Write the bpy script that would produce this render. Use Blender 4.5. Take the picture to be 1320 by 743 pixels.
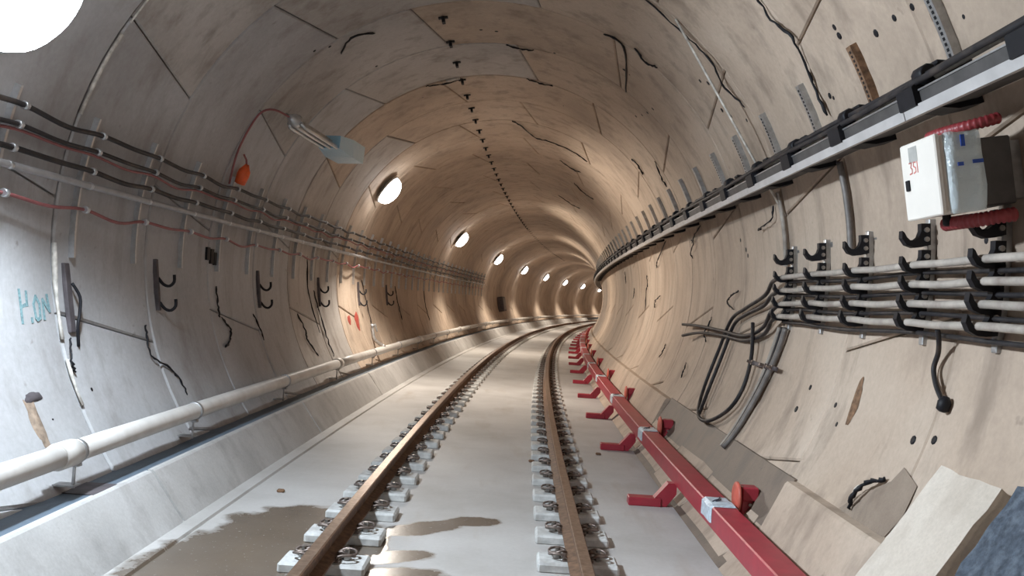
import bpy, math, random
from mathutils import Matrix, Vector
for o in list(bpy.data.objects): bpy.data.objects.remove(o)
scene = bpy.context.scene
COL = scene.collection
rnd = random.Random(7)
rad = math.radians

# ------------------------------------------------------------ camera
cd = bpy.data.cameras.new('camera'); cam = bpy.data.objects.new('camera', cd); COL.objects.link(cam)
cd.sensor_fit = 'HORIZONTAL'; cd.sensor_width = 36.0; cd.lens = 36.0*1120.0/1320.0
cd.clip_start = 0.05; cd.clip_end = 400
cam.matrix_world = (Matrix.Translation((0, 0, 1.64)) @ Matrix.Rotation(-0.00637, 4, 'Z')
                    @ Matrix.Rotation(math.pi/2+0.01395, 4, 'X') @ Matrix.Rotation(0.06389, 4, 'Z'))
scene.camera = cam
# ------------------------------------------------------------ world and exposure
w = bpy.data.worlds.new('world'); scene.world = w; w.use_nodes = True
w.node_tree.nodes['Background'].inputs[0].default_value = (0.75, 0.82, 1.0, 1)
w.node_tree.nodes['Background'].inputs[1].default_value = 0.05
vs = scene.view_settings
vs.view_transform = 'Standard'; vs.look = 'None'; vs.gamma = 1.0; vs.use_curve_mapping = False
vs.exposure = 0.3
# lamps: position along the tunnel, angle round the lining, watts of the lamp, tint
LAMPS = [(-7.6, 146, 700, (1.0, .90, .78)), (4.4, 151.5, 800, (.76, .88, 1.0)), (15.2, 144, 720, (1.0, .91, .80))]
LAMPS += [(15.2+11.75*k, 144, 720, (1.0, .89, .75)) for k in range(1, 9)]

# ------------------------------------------------------------ tunnel coordinates
CURV = 0.002713; RR = 1/CURV                    # the tunnel bends right with this radius
XC, ZC, R = -0.4195, 1.924, 2.682               # axis of the lining beside the camera, its radius
XT = -0.243                                     # track centre line
def F(s, x, z):
    a = s*CURV
    return Vector((RR-(RR-x)*math.cos(a), (RR-x)*math.sin(a), z))
def frame(s, x=0, z=0):
    return Matrix.Translation(F(s, x, z)) @ Matrix.Rotation(-s*CURV, 4, 'Z')
def sec(th, off):
    t = rad(th); return XC+(R-off)*math.cos(t), ZC+(R-off)*math.sin(t)
def WP(s, th, off=0):
    x, z = sec(th, off); return F(s, x, z)
def wf(s, th, off=0):                           # on the lining: X round the ring, Y along the tunnel, Z inward
    t = rad(th); x, z = sec(th, off)
    L = Matrix(((-math.sin(t), 0, -math.cos(t)), (0, 1, 0), (math.cos(t), 0, -math.sin(t)))).to_4x4()
    return frame(s, x, z) @ L
def srange(a, b, d):
    n = max(1, int(math.ceil((b-a)/d))); return [a+(b-a)*i/n for i in range(n+1)]

# ------------------------------------------------------------ mesh helpers
class MB:
    def __init__(s): s.v = []; s.f = []; s.sm = []; s.mi = []
    def add(s, vs, fs, smooth=False, mi=0):
        b = len(s.v); s.v += [tuple(v) for v in vs]
        for f in fs: s.f.append(tuple(b+i for i in f)); s.sm.append(smooth); s.mi.append(mi)
        return s
    def box(s, c, d, bev=0.0, M=None, mi=0):
        hx, hy, hz = d[0]/2, d[1]/2, d[2]/2; T = []
        if bev <= 0:
            T = [Vector((c[0]+x*hx, c[1]+y*hy, c[2]+z*hz)) for x in (-1, 1) for y in (-1, 1) for z in (-1, 1)]
            fs = [(0, 1, 3, 2), (4, 6, 7, 5), (0, 4, 5, 1), (2, 3, 7, 6), (0, 2, 6, 4), (1, 5, 7, 3)]
        else:
            b = min(bev, hx*.9, hy*.9, hz*.9); idx = {}
            for x in (-1, 1):
                for y in (-1, 1):
                    for z in (-1, 1):
                        for ax in range(3):
                            p = [x*(hx-b), y*(hy-b), z*(hz-b)]
                            p[ax] = (x, y, z)[ax]*(hx, hy, hz)[ax]
                            idx[(x, y, z, ax)] = len(T); T.append(Vector((c[0]+p[0], c[1]+p[1], c[2]+p[2])))
            fs = []
            for ax in range(3):
                o1, o2 = (ax+1) % 3, (ax+2) % 3
                for sg in (-1, 1):
                    q = []
                    for a, bb in ((-1, -1), (1, -1), (1, 1), (-1, 1)):
                        k = [0, 0, 0]; k[ax] = sg; k[o1] = a; k[o2] = bb; q.append(idx[(k[0], k[1], k[2], ax)])
                    fs.append(tuple(q) if sg > 0 else tuple(reversed(q)))
                for a in (-1, 1):
                    for bb in (-1, 1):
                        k0 = [0, 0, 0]; k1 = [0, 0, 0]; k0[ax] = -1; k1[ax] = 1
                        for k in (k0, k1): k[o1] = a; k[o2] = bb
                        q = (idx[(*k0, o1)], idx[(*k1, o1)], idx[(*k1, o2)], idx[(*k0, o2)])
                        fs.append(q if a*bb > 0 else tuple(reversed(q)))
            for x in (-1, 1):
                for y in (-1, 1):
                    for z in (-1, 1):
                        q = (idx[(x, y, z, 0)], idx[(x, y, z, 1)], idx[(x, y, z, 2)])
                        fs.append(q if x*y*z > 0 else tuple(reversed(q)))
        if M is not None: T = [M @ v for v in T]
        return s.add(T, fs, False, mi)
    def tube(s, pts, r, n=8, caps=True, mi=0):
        P = [Vector(p) for p in pts]; rs = r if isinstance(r, (list, tuple)) else [r]*len(P)
        V = []; up = None
        for i, p in enumerate(P):
            d = (P[min(i+1, len(P)-1)]-P[max(i-1, 0)]).normalized()
            if up is None:
                up = Vector((0, 0, 1)) if abs(d.z) < .9 else Vector((1, 0, 0))
            u = (up-d*up.dot(d)).normalized(); w_ = d.cross(u); up = u
            for k in range(n):
                a = 2*math.pi*k/n; V.append(p+(u*math.cos(a)+w_*math.sin(a))*rs[i])
        fs = [(i*n+k, i*n+(k+1) % n, (i+1)*n+(k+1) % n, (i+1)*n+k) for i in range(len(P)-1) for k in range(n)]
        s.add(V, fs, True, mi)
        if caps:
            b = len(s.v)-len(V)
            s.f.append(tuple(b+k for k in reversed(range(n)))); s.sm.append(False); s.mi.append(mi)
            s.f.append(tuple(b+(len(P)-1)*n+k for k in range(n))); s.sm.append(False); s.mi.append(mi)
        return s
    def lathe(s, prof, n=20, M=None, mi=0, smooth=True):           # (radius, height) about local Z
        V = []
        for r_, h in prof:
            for k in range(n):
                a = 2*math.pi*k/n; V.append(Vector((r_*math.cos(a), r_*math.sin(a), h)))
        if M is not None: V = [M @ v for v in V]
        fs = [(i*n+k, i*n+(k+1) % n, (i+1)*n+(k+1) % n, (i+1)*n+k) for i in range(len(prof)-1) for k in range(n)]
        s.add(V, fs, smooth, mi); b = len(s.v)-len(V)
        s.f.append(tuple(b+k for k in reversed(range(n)))); s.sm.append(False); s.mi.append(mi)
        s.f.append(tuple(b+(len(prof)-1)*n+k for k in range(n))); s.sm.append(False); s.mi.append(mi)
        return s
    def prism(s, poly, lo, hi, fn, mi=0):                          # polygon extruded; fn(u, v, w) -> point
        n = len(poly)
        V = [fn(u, v, lo) for u, v in poly]+[fn(u, v, hi) for u, v in poly]
        fs = [(i, (i+1) % n, n+(i+1) % n, n+i) for i in range(n)]+[tuple(reversed(range(n))), tuple(range(n, 2*n))]
        return s.add(V, fs, False, mi)
    def sweep(s, prof, ss, closed=True, smooth=False, mi=0, caps=True):  # (x, z) outline run along the tunnel
        n = len(prof); m = n if closed else n-1
        for i in range(m):                                          # one strip for each side keeps edges crisp
            a, b = prof[i], prof[(i+1) % n]
            V = []
            for q in ss: V += [F(q, *a), F(q, *b)]
            s.add(V, [(2*k, 2*k+1, 2*k+3, 2*k+2) for k in range(len(ss)-1)], True, mi)
        if closed and caps:
            s.add([F(ss[0], *p) for p in prof], [tuple(range(n))], False, mi)
            s.add([F(ss[-1], *p) for p in prof], [tuple(reversed(range(n)))], False, mi)
        return s
    def mesh(s, name, mats, M=None):
        me = bpy.data.meshes.new(name)
        V = s.v if M is None else [tuple(M @ Vector(v)) for v in s.v]
        me.from_pydata(V, [], s.f)
        for m in (mats if isinstance(mats, list) else [mats]): me.materials.append(m)
        me.polygons.foreach_set('use_smooth', s.sm); me.polygons.foreach_set('material_index', s.mi)
        me.validate(); me.update(); return me
    def build(s, name, mats, parent=None, at=None, recalc=False):
        """at: world matrix of the object's own origin, the vertices being in world space"""
        M = at.inverted() if at is not None else None
        me = s.mesh(name, mats, M)
        o = bpy.data.objects.new(name, me); COL.objects.link(o)
        if parent is not None: o.parent = parent
        elif at is not None: o.matrix_world = at
        return o
def place(name, me, parent=None, M=None):
    o = bpy.data.objects.new(name, me); COL.objects.link(o)
    if parent is not None: o.parent = parent
    if M is not None: o.matrix_local = M
    return o
def empty(name, M):
    o = bpy.data.objects.new(name, None); COL.objects.link(o); o.matrix_world = M; o.empty_display_size = .1
    return o
def tag(o, label, cat, group=None, kind=None):
    o['label'] = label; o['category'] = cat
    if group: o['group'] = group
    if kind: o['kind'] = kind
    return o
def structure(o, label, cat): 
    o['kind'] = 'structure'; o['label'] = label; o['category'] = cat; return o
def spline(pts, k=6):                                               # Catmull-Rom through vectors
    P = [Vector(p) for p in pts]; out = []
    for i in range(len(P)-1):
        a, b, c, d = P[max(i-1, 0)], P[i], P[i+1], P[min(i+2, len(P)-1)]
        for j in range(k):
            t = j/k
            out.append(.5*((2*b)+(c-a)*t+(2*a-5*b+4*c-d)*t*t+(3*b-a-3*c+d)*t**3))
    out.append(P[-1]); return out
def copy_tree(o, parent=None):
    c = o.copy(); COL.objects.link(c)
    if parent is not None: c.parent = parent
    for ch in o.children: copy_tree(ch, c)
    return c

# ------------------------------------------------------------ materials
class NT:
    def __init__(s, name):
        s.m = bpy.data.materials.new(name); s.m.use_nodes = True; s.t = s.m.node_tree; s.n = s.t.nodes
        s.b = s.n['Principled BSDF']
    def node(s, typ, **kw):
        n = s.n.new(typ)
        for k, v in kw.items():
            if k.startswith('i_'): n.inputs[k[2:].replace('_', ' ')].default_value = v
            else: setattr(n, k, v)
        return n
    def link(s, a, b): s.t.links.new(a, b)
    def pos(s, sc=(1, 1, 1)):
        g = s.node('ShaderNodeNewGeometry'); mp = s.node('ShaderNodeMapping'); mp.inputs['Scale'].default_value = sc
        s.link(g.outputs['Position'], mp.inputs['Vector']); return mp.outputs['Vector']
    def noise(s, vec, scale, detail=4, rough=.55):
        n = s.node('ShaderNodeTexNoise'); n.inputs['Scale'].default_value = scale
        n.inputs['Detail'].default_value = detail; n.inputs['Roughness'].default_value = rough
        s.link(vec, n.inputs['Vector']); return n.outputs['Fac']
    def ramp(s, fac, stops):
        r = s.node('ShaderNodeValToRGB'); e = r.color_ramp.elements
        while len(e) < len(stops): e.new(.5)
        for el, (p, c) in zip(e, stops):
            el.position = p; el.color = (*c, 1) if len(c) == 3 else c
        s.link(fac, r.inputs['Fac']); return r.outputs['Color']
    def mix(s, fac, a, b, mode='MIX'):
        m = s.node('ShaderNodeMix', data_type='RGBA', blend_type=mode)
        for v, k in ((fac, 0), (a, 6), (b, 7)):
            if hasattr(v, 'links'): s.link(v, m.inputs[k])
            else: m.inputs[k].default_value = v if k == 0 else ((*v, 1) if len(v) == 3 else v)
        return m.outputs[2]
    def math(s, op, a, b=None, clamp=False):
        m = s.node('ShaderNodeMath', operation=op); m.use_clamp = clamp
        for v, k in ((a, 0), (b, 1)):
            if v is None: continue
            if hasattr(v, 'links'): s.link(v, m.inputs[k])
            else: m.inputs[k].default_value = v
        return m.outputs[0]
    def bump(s, h, strength=.3, dist=.01):
        b = s.node('ShaderNodeBump'); b.inputs['Strength'].default_value = strength; b.inputs['Distance'].default_value = dist
        s.link(h, b.inputs['Height']); s.link(b.outputs['Normal'], s.b.inputs['Normal'])
    def set(s, k, v):
        if hasattr(v, 'links'): s.link(v, s.b.inputs[k])
        else: s.b.inputs[k].default_value = (*v, 1) if isinstance(v, tuple) and len(v) == 3 else v

def concrete(name, lo, mid, hi, rough=.75, sc=1.0, stain=(.16, .12, .09), amount=.35, bump=.25, streak=True):
    t = NT(name); p = t.pos()
    big = t.noise(p, .55*sc, 5, .6)
    c = t.ramp(big, [(.30, lo), (.52, mid), (.72, hi)])
    fine = t.noise(p, 26*sc, 5, .65)
    c = t.mix(.35, c, t.ramp(fine, [(.3, (.62, .60, .58)), (.7, (1, 1, 1))]), 'MULTIPLY')
    if streak:
        st = t.noise(t.pos((2.6, 2.6, .35)), 1.6, 6, .62)
        c = t.mix(t.ramp(st, [(.50, (0, 0, 0)), (.70, (amount, amount, amount))]), c, stain)
    sp = t.noise(p, 9*sc, 3, .5)
    c = t.mix(t.ramp(sp, [(.70, (0, 0, 0)), (.78, (.45, .45, .45))]), c, stain)
    oi = t.node('ShaderNodeObjectInfo')
    c = t.mix(1.0, c, t.ramp(oi.outputs['Random'], [(0, (.90, .89, .88)), (1, (1, 1, 1))]), 'MULTIPLY')
    t.set('Base Color', c); t.set('Roughness', t.math('ADD', t.math('MULTIPLY', big, .3), rough-.15))
    h = t.math('ADD', t.math('MULTIPLY', fine, .4), t.math('MULTIPLY', t.noise(p, 5, 4), .8))
    t.bump(h, bump, .012); return t.m
def plain(name, col, rough=.5, metal=0.0, var=.25, sc=14, bump=0, dirt=None, damt=.5):
    t = NT(name); p = t.pos(); n = t.noise(p, sc, 4)
    c = t.ramp(n, [(.3, tuple(x*(1-var) for x in col)), (.7, tuple(min(1, x*(1+var*.4)) for x in col))])
    if dirt:
        d = t.noise(p, sc*.45, 6, .65)
        c = t.mix(t.ramp(d, [(.5, (0, 0, 0)), (.68, (damt, damt, damt))]), c, dirt)
    t.set('Base Color', c); t.set('Roughness', rough); t.set('Metallic', metal)
    if max(col) < .05: t.set('Specular IOR Level', .25)
    if bump: t.bump(n, bump, .01)
    return t.m

M = {}
M['lining'] = concrete('lining_concrete', (.36, .275, .21), (.53, .418, .325), (.62, .51, .41), .72, amount=.5)
M['lining_half_cool'] = concrete('lining_concrete_half_cool', (.36, .335, .315), (.50, .468, .44), (.59, .557, .53), .72, amount=.5)  # step between warm and cool lamp light, put into the colour
M['lining_cool_lit'] = concrete('lining_concrete_cool_lit', (.36, .35, .35), (.49, .485, .49), (.58, .58, .585), .72)  # cool light of the nearest lamp put into the concrete colour
M['grout'] = plain('joint_grout', (.10, .085, .07), .9, 0, .5)
M['seal'] = plain('joint_seal', (.62, .58, .52), .7, 0, .4, 20, dirt=(.25, .2, .16))
M['kerb'] = concrete('kerb_concrete', (.44, .43, .42), (.58, .57, .555), (.66, .65, .64), .75, 2, (.25, .23, .22), .4)
M['kerb_damp'] = concrete('damp_concrete', (.12, .09, .07), (.20, .155, .12), (.29, .23, .18), .6, 2, (.07, .06, .06), .5)
M['damp_wall'] = concrete('damp_lining', (.22, .165, .125), (.33, .26, .20), (.45, .36, .28), .7, 3, (.10, .075, .06), .6)
M['shelf'] = concrete('pipe_shadow_ledge', (.085, .115, .15), (.115, .155, .20), (.16, .20, .245), .6, 1.4, (.05, .06, .08), .4)  # shadow under the pipe is put into this dark blue colour
M['rail_side'] = plain('rusty_rail', (.20, .115, .07), .65, .3, .5, 22, dirt=(.09, .05, .035))
M['rail_head'] = plain('worn_rail_head', (.38, .27, .20), .38, .75, .35, 30, dirt=(.22, .13, .08))
M['block'] = plain('fastener_block', (.60, .60, .58), .7, 0, .25, 16, .2, dirt=(.35, .32, .29), damt=.5)
M['clip'] = plain('clip_steel', (.24, .19, .165), .45, .6, .5, 40)
M['bolt'] = plain('bolt_steel', (.36, .34, .32), .4, .9, .3, 40)
M['red'] = plain('red_paint', (.38, .03, .05), .38, 0, .18, 8, dirt=(.30, .05, .06), damt=.4)
M['red_worn'] = plain('faded_red_disc', (.62, .13, .09), .5, 0, .3, 12)
M['wrap'] = plain('silvery_wrap', (.62, .72, .80), .28, 0, .35, 30, .5)
M['wrap_line'] = plain('wrap_fold', (.08, .10, .14), .6)
M['pipe'] = plain('pale_pipe', (.66, .63, .59), .42, 0, .12, 5, dirt=(.42, .36, .30), damt=.35)
M['galv'] = plain('galvanised_steel', (.45, .45, .45), .42, .75, .25, 22, dirt=(.25, .22, .2))
M['galv_dark'] = plain('dull_channel', (.22, .20, .185), .6, .4, .35, 12)
M['rail_grey'] = plain('grey_tray_rail', (.56, .54, .53), .45, .25, .15, 6)
M['panel_dark'] = plain('dark_tray_panel', (.085, .078, .075), .6, .2, .3, 9)
M['black'] = plain('black_plastic', (.012, .012, .015), .55, 0, .3, 20)
M['cable_black'] = plain('black_cable', (.028, .026, .028), .5, 0, .4, 12, dirt=(.13, .10, .08), damt=.4)
M['cable_dusty'] = plain('dusty_cable', (.42, .37, .32), .7, 0, .3, 9, dirt=(.16, .12, .10), damt=.6)
M['cable_grey'] = plain('grey_conduit', (.40, .40, .41), .5, .2, .2, 9)
M['cable_red'] = plain('dull_red_cable', (.30, .10, .10), .55, 0, .25, 9)
M['alu'] = plain('aluminium', (.62, .64, .66), .35, .8, .15, 30)
M['white'] = plain('cream_enamel', (.80, .75, .68), .4, 0, .05, 6)
M['sticker'] = plain('grey_sticker', (.42, .41, .38), .6)
M['redmark'] = plain('red_marker', (.62, .20, .17), .7)
M['redpaint'] = plain('red_spray', (.38, .06, .04), .8, 0, .5, 40)
M['tape'] = plain('blue_tape', (.02, .08, .42), .4)
M['corr'] = plain('red_corrugated', (.27, .035, .04), .45, 0, .2, 14)
M['orange'] = plain('orange_plastic', (.85, .13, .03), .5)
M['slate'] = plain('dark_rough_slab', (.075, .095, .125), .85, 0, .5, 34, .9, dirt=(.16, .19, .23), damt=.7)
M['panel_light'] = concrete('cream_concrete', (.55, .48, .40), (.70, .62, .53), (.76, .69, .60), .8, 2.2, (.40, .33, .26), .4, .5)
M['graffiti'] = plain('teal_marker', (.22, .36, .38), .8, 0, .5, 60)
M['rust'] = plain('rust', (.24, .135, .075), .85, 0, .6, 26, .6)
M['rust_pale'] = plain('pale_rust', (.36, .27, .20), .85, 0, .5, 18, .4, dirt=(.17, .11, .07), damt=.7)
M['plate_dark'] = plain('dark_plate', (.10, .085, .09), .7, .1, .4, 12)
t = NT('clear_plastic'); t.set('Base Color', (.80, .90, .93)); t.set('Roughness', .12); t.set('Alpha', .55)
t.bump(t.noise(t.pos(), 22, 4), .8, .02); M['bag'] = t.m
t = NT('blue_film'); t.set('Base Color', (.40, .66, .82)); t.set('Roughness', .35); t.set('Transmission Weight', .25)
t.bump(t.noise(t.pos(), 14, 3), .5, .02); M['film'] = t.m
t = NT('lamp_glass'); t.set('Base Color', (1, 1, 1)); t.set('Emission Color', (1.0, .97, .93)); t.set('Emission Strength', 14.0); M['glow'] = t.m
t = NT('lamp_glass_cool'); t.set('Base Color', (1, 1, 1)); t.set('Emission Color', (.90, .95, 1.0)); t.set('Emission Strength', 14.0); M['glow_cool'] = t.m

# floor slab: pale trowelled concrete with wet patches beside and inside the left rail
t = NT('floor_concrete'); p = t.pos()
big = t.noise(p, .8, 5, .6); fine = t.noise(p, 34, 4, .6)
c = t.ramp(big, [(.32, (.43, .41, .385)), (.52, (.53, .51, .49)), (.72, (.60, .585, .56))])
c = t.mix(.3, c, t.ramp(fine, [(.3, (.7, .69, .67)), (.7, (1, 1, 1))]), 'MULTIPLY')
st = t.noise(t.pos((1.2, .25, 1)), 2.4, 5, .6)
c = t.mix(t.ramp(st, [(.55, (0, 0, 0)), (.75, (.4, .4, .4))]), c, (.32, .25, .18))
sepx = t.node('ShaderNodeSeparateXYZ'); t.link(p, sepx.inputs[0])
X_, Y_ = sepx.outputs[0], sepx.outputs[1]
d = None
for cx, cy, rx, ry, ang in [(-1.58, 5.0, .50, 1.15, -.06), (-1.36, 5.95, .50, .68, -.15), (-1.5, 4.0, .5, 1.2, 0), (-.50, 6.12, .40, .16, .62), (-.14, 6.40, .22, .15, .3),
                            (-.60, 5.42, .30, .14, .45), (-.52, 4.95, .38, .30, .3), (-.78, 5.65, .14, .5, 0)]:
    dx = t.math('SUBTRACT', X_, cx); dy = t.math('SUBTRACT', Y_, cy); ca, sa = math.cos(ang), math.sin(ang)
    u = t.math('DIVIDE', t.math('ADD', t.math('MULTIPLY', dx, ca), t.math('MULTIPLY', dy, sa)), rx)
    v = t.math('DIVIDE', t.math('SUBTRACT', t.math('MULTIPLY', dy, ca), t.math('MULTIPLY', dx, sa)), ry)
    e = t.math('SQRT', t.math('ADD', t.math('MULTIPLY', u, u), t.math('MULTIPLY', v, v)))
    d = e if d is None else t.math('MINIMUM', d, e)
d = t.math('ADD', d, t.math('MULTIPLY', t.math('SUBTRACT', t.noise(p, 4.0, 5, .65), .5), .9))
wet = t.ramp(d, [(.84, (1, 1, 1)), (1.0, (0, 0, 0))])
c = t.mix(t.math('MULTIPLY', wet, .9), c, t.mix(t.noise(p, 2.5, 4), (.075, .052, .034), (.16, .118, .08)))
t.set('Base Color', c)
rg = t.math('SUBTRACT', t.math('ADD', .5, t.math('MULTIPLY', fine, .2)), t.math('MULTIPLY', wet, .36))
t.set('Roughness', rg); t.bump(fine, .12, .006); M['floor'] = t.m

# ------------------------------------------------------------ the lining
S0, S1 = -14.0, 112.0
RW = 1.42; N0, N1 = -7, 31                                          # rings built one by one
RA, RB = 5.79+RW*N0, 5.79+RW*N1
def lining_back(name, a0, a1):
    ths = srange(a0, a1, 5); mb = MB()
    for (sa, sb, off, mi, step) in ((S0, RA, 0, 1, 2.0), (RA, RB, -.05, 0, 1.42), (RB, S1, 0, 1, 1.5)):
        ss = srange(sa, sb, step)
        V = [WP(q, th, off) for q in ss for th in ths]; n = len(ths)
        mb.add(V, [(i*n+k, (i+1)*n+k, (i+1)*n+k+1, i*n+k+1) for i in range(len(ss)-1) for k in range(n-1)], True, mi)
    for q in (RA, RB):                                              # close the step between the two radii
        V = [WP(q, th, o_) for th in ths for o_ in (0, -.05)]
        mb.add(V, [(2*k, 2*k+1, 2*k+3, 2*k+2) for k in range(len(ths)-1)], False, 0)
    return mb.build(name, [M['grout'], M['lining']], at=frame(0, 0, 0))
wall_right = structure(lining_back('wall_right', -48, 45), 'tan concrete segment lining on the right side of the tunnel', 'wall')
ceiling = structure(lining_back('ceiling', 45, 135), 'curved concrete crown of the tunnel above the track', 'ceiling')
wall_left = structure(lining_back('wall_left', 135, 228), 'concrete segment lining on the left side of the tunnel, cool lamp light in its near colour', 'wall')
def seg_mesh(k0, k1, mat):                                               # one 45 degree segment, ends skewed by k0 and k1
    mb = MB(); g = .006; n = 12; hw = RW/2-g; ga = math.degrees(g/R)
    grid = {}
    for j, y in ((0, -hw), (1, hw)):
        f_ = y/RW
        a0 = k0*5.7*f_+ga; a1 = 45+k1*5.7*f_-ga
        for i in range(n+1):
            a = rad(a0+(a1-a0)*i/n); grid[i, j] = a, y
    ch = .012
    def P(i, j, inset, depth):
        a, y = grid[i, j]
        yy = y+(inset if j == 0 else -inset)
        aa = a+(inset/R if i == 0 else (-inset/R if i == n else 0))
        return (R+depth)*math.cos(aa), yy, (R+depth)*math.sin(aa)
    V = [P(i, j, ch, 0) for i in range(n+1) for j in (0, 1)]
    mb.add(V, [(2*i, 2*i+1, 2*i+3, 2*i+2) for i in range(n)], True)
    ring = [(i, 0) for i in range(n+1)]+[(i, 1) for i in range(n, -1, -1)]
    A = [P(i, j, ch, 0) for i, j in ring]; B = [P(i, j, 0, .012) for i, j in ring]; C = [P(i, j, 0, .05) for i, j in ring]
    m = len(ring)
    mb.add(A+B, [(k, (k+1) % m, m+(k+1) % m, m+k) for k in range(m)])
    mb.add(B+C, [(k, (k+1) % m, m+(k+1) % m, m+k) for k in range(m)])
    return mb.mesh('lining_segment', mat)
segs = {}
def sk(th): return -1 if th % 360 < 130 or th % 360 > 300 else 1
for n_ in range(N0, N1):
    sc_ = 5.79+RW*(n_+.5); base = 60 if n_ % 2 == 0 else 82.5
    for k in range(-4, 5):
        th = base+45*k
        if th+45 < -44 or th > 224: continue
        mid = th+22.5; tone = 'lining_cool_lit' if mid > 135 and sc_ < 11.5 else ('lining_half_cool' if (mid > 90 and sc_ < 11.5) or (mid > 135 and sc_ < 14.5) else 'lining')  # left rings near the camera get the painted cool lamp light
        key = (sk(th), sk(th+45), M[tone])
        if key not in segs: segs[key] = seg_mesh(*key)
        par = ceiling if 45 <= mid <= 135 else (wall_right if mid < 45 else wall_left)
        o = bpy.data.objects.new('lining_segment', segs[key]); COL.objects.link(o); o.parent = par
        o.matrix_local = frame(sc_, XC, ZC) @ Matrix.Rotation(-rad(th), 4, 'Y') @ Matrix.Scale(1+rnd.uniform(-.0012, .0012), 4)
# mortar drips and seals showing in some ring joints
def seal_strip(parent, s, a0, a1, wdt=.02):
    mb = MB(); pts = [WP(s+rnd.uniform(-.006, .006), a, .006) for a in srange(a0, a1, 3)]
    mb.tube(pts, [wdt*rnd.uniform(.6, 1.2) for _ in pts], 6)
    return mb.build('joint_seal', M['seal'], parent, at=frame(0, 0, 0))
seal_strip(wall_right, 7.215, 53, 12, .014)
seal_strip(wall_left, 5.80, 150, 163, .016); seal_strip(wall_left, 5.80, 182, 196, .018); seal_strip(wall_left, 5.80, 199, 206, .012)
seal_strip(ceiling, 11.47, 106, 102, .02); seal_strip(wall_left, 5.80, 135, 148, .010)

# ------------------------------------------------------------ floor, kerbs
ss = srange(S0, S1, 1.0)
mb = MB(); mb.sweep([(-2.36, -.2), (1.52, -.2), (1.52, 0), (-1.975, 0), (-1.985, -.014), (-2.0, -.014), (-2.01, .004), (-2.36, .004)], ss)
structure(mb.build('floor', M['floor'], at=frame(0)), 'pale trowelled concrete track slab with a shallow groove along the left', 'floor')
trimL = empty('trim_1', frame(1.9, -2.1, 0)); structure(trimL, 'sloped grey concrete kerb along the left lining', 'kerb')
cuts = [-14, -9.9, -5.95, -2.0, 1.93]+[5.88+3.95*k for k in range(0, 22)]
for a, b in zip(cuts[:-1], cuts[1:]):
    g = .016; mb = MB(); q = srange(a+g, b-g, 1.0)
    mb.sweep([(-2.11, -.01), (-2.355, .325), (-2.372, .336), (-2.40, .334), (-2.40, -.01)], q)
    mb.build('kerb_block', M['kerb'], trimL, at=trimL.matrix_world)
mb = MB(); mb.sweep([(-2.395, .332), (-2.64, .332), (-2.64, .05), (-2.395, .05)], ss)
mb.build('ledge', M['shelf'], trimL, at=trimL.matrix_world)['label'] = 'ledge between kerb and lining with the pipe shadow painted into its colour'
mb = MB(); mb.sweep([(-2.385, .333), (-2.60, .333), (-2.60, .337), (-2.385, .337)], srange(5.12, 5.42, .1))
mb.build('ledge_dark_strip', M['plate_dark'], trimL, at=trimL.matrix_world)['label'] = 'dark strip across the ledge'  # thin dark strip laid flat across the ledge
trimR = empty('trim_2', frame(3.0, 1.5, 0)); structure(trimR, 'sloped concrete kerb along the right lining behind the red beam', 'kerb')
for a, b in [(-14, -8), (-8, -2.02), (-2, 1.98), (2.0, 5.62)]+[(10.4+4*k, 14.38+4*k) for k in range(25)]:
    mb = MB(); q = srange(a, b, 1.0)
    mb.sweep([(1.42, -.01), (1.655, .22), (1.825, .575), (1.84, .59), (1.97, .59), (1.97, -.01)], q)
    mb.build('kerb_block', M['lining'], trimR, at=trimR.matrix_world)
mb = MB(); mb.sweep([(1.42, -.01), (1.60, .12), (1.775, .40), (1.895, .60), (1.97, .60), (1.97, -.01)], srange(5.64, 10.38, .8))
mb.build('damp_bed', M['kerb_damp'], trimR, at=trimR.matrix_world)['label'] = 'dark damp concrete bed where the kerb is missing'

# ------------------------------------------------------------ track
RAILH = .205; BT = .063
def rail_outline(x):
    h0 = BT+.012
    return [(x+a, b) for a, b in ((-.07, h0), (.07, h0), (.07, h0+.012), (.011, h0+.032), (.011, RAILH-.045), (.034, RAILH-.034),
            (.036, RAILH-.006), (.03, RAILH), (-.03, RAILH), (-.036, RAILH-.006), (-.034, RAILH-.034), (-.011, RAILH-.045), (-.011, h0+.032), (-.07, h0+.012))]
qq = srange(-10, 105, .8)
for sg, nm in ((-1, 'long rusty steel running rail on the left with dull brown head'), (1, 'long rusty steel running rail on the right beside the red beam')):
    x = XT+sg*.75; r = tag(empty('running_rail', frame(0, x, 0)), nm, 'rail', 'running rails')
    pr = rail_outline(x)
    mb = MB(); mb.sweep(pr[:7]+pr[9:], qq); mb.build('rail_web', M['rail_side'], r, at=r.matrix_world)
    mb = MB(); mb.sweep([(x+.0355, RAILH-.008), (x+.030, RAILH+.001), (x-.030, RAILH+.001), (x-.0355, RAILH-.008)][::-1], qq)
    mb.build('rail_head', M['rail_head'], r, at=r.matrix_world)
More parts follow.
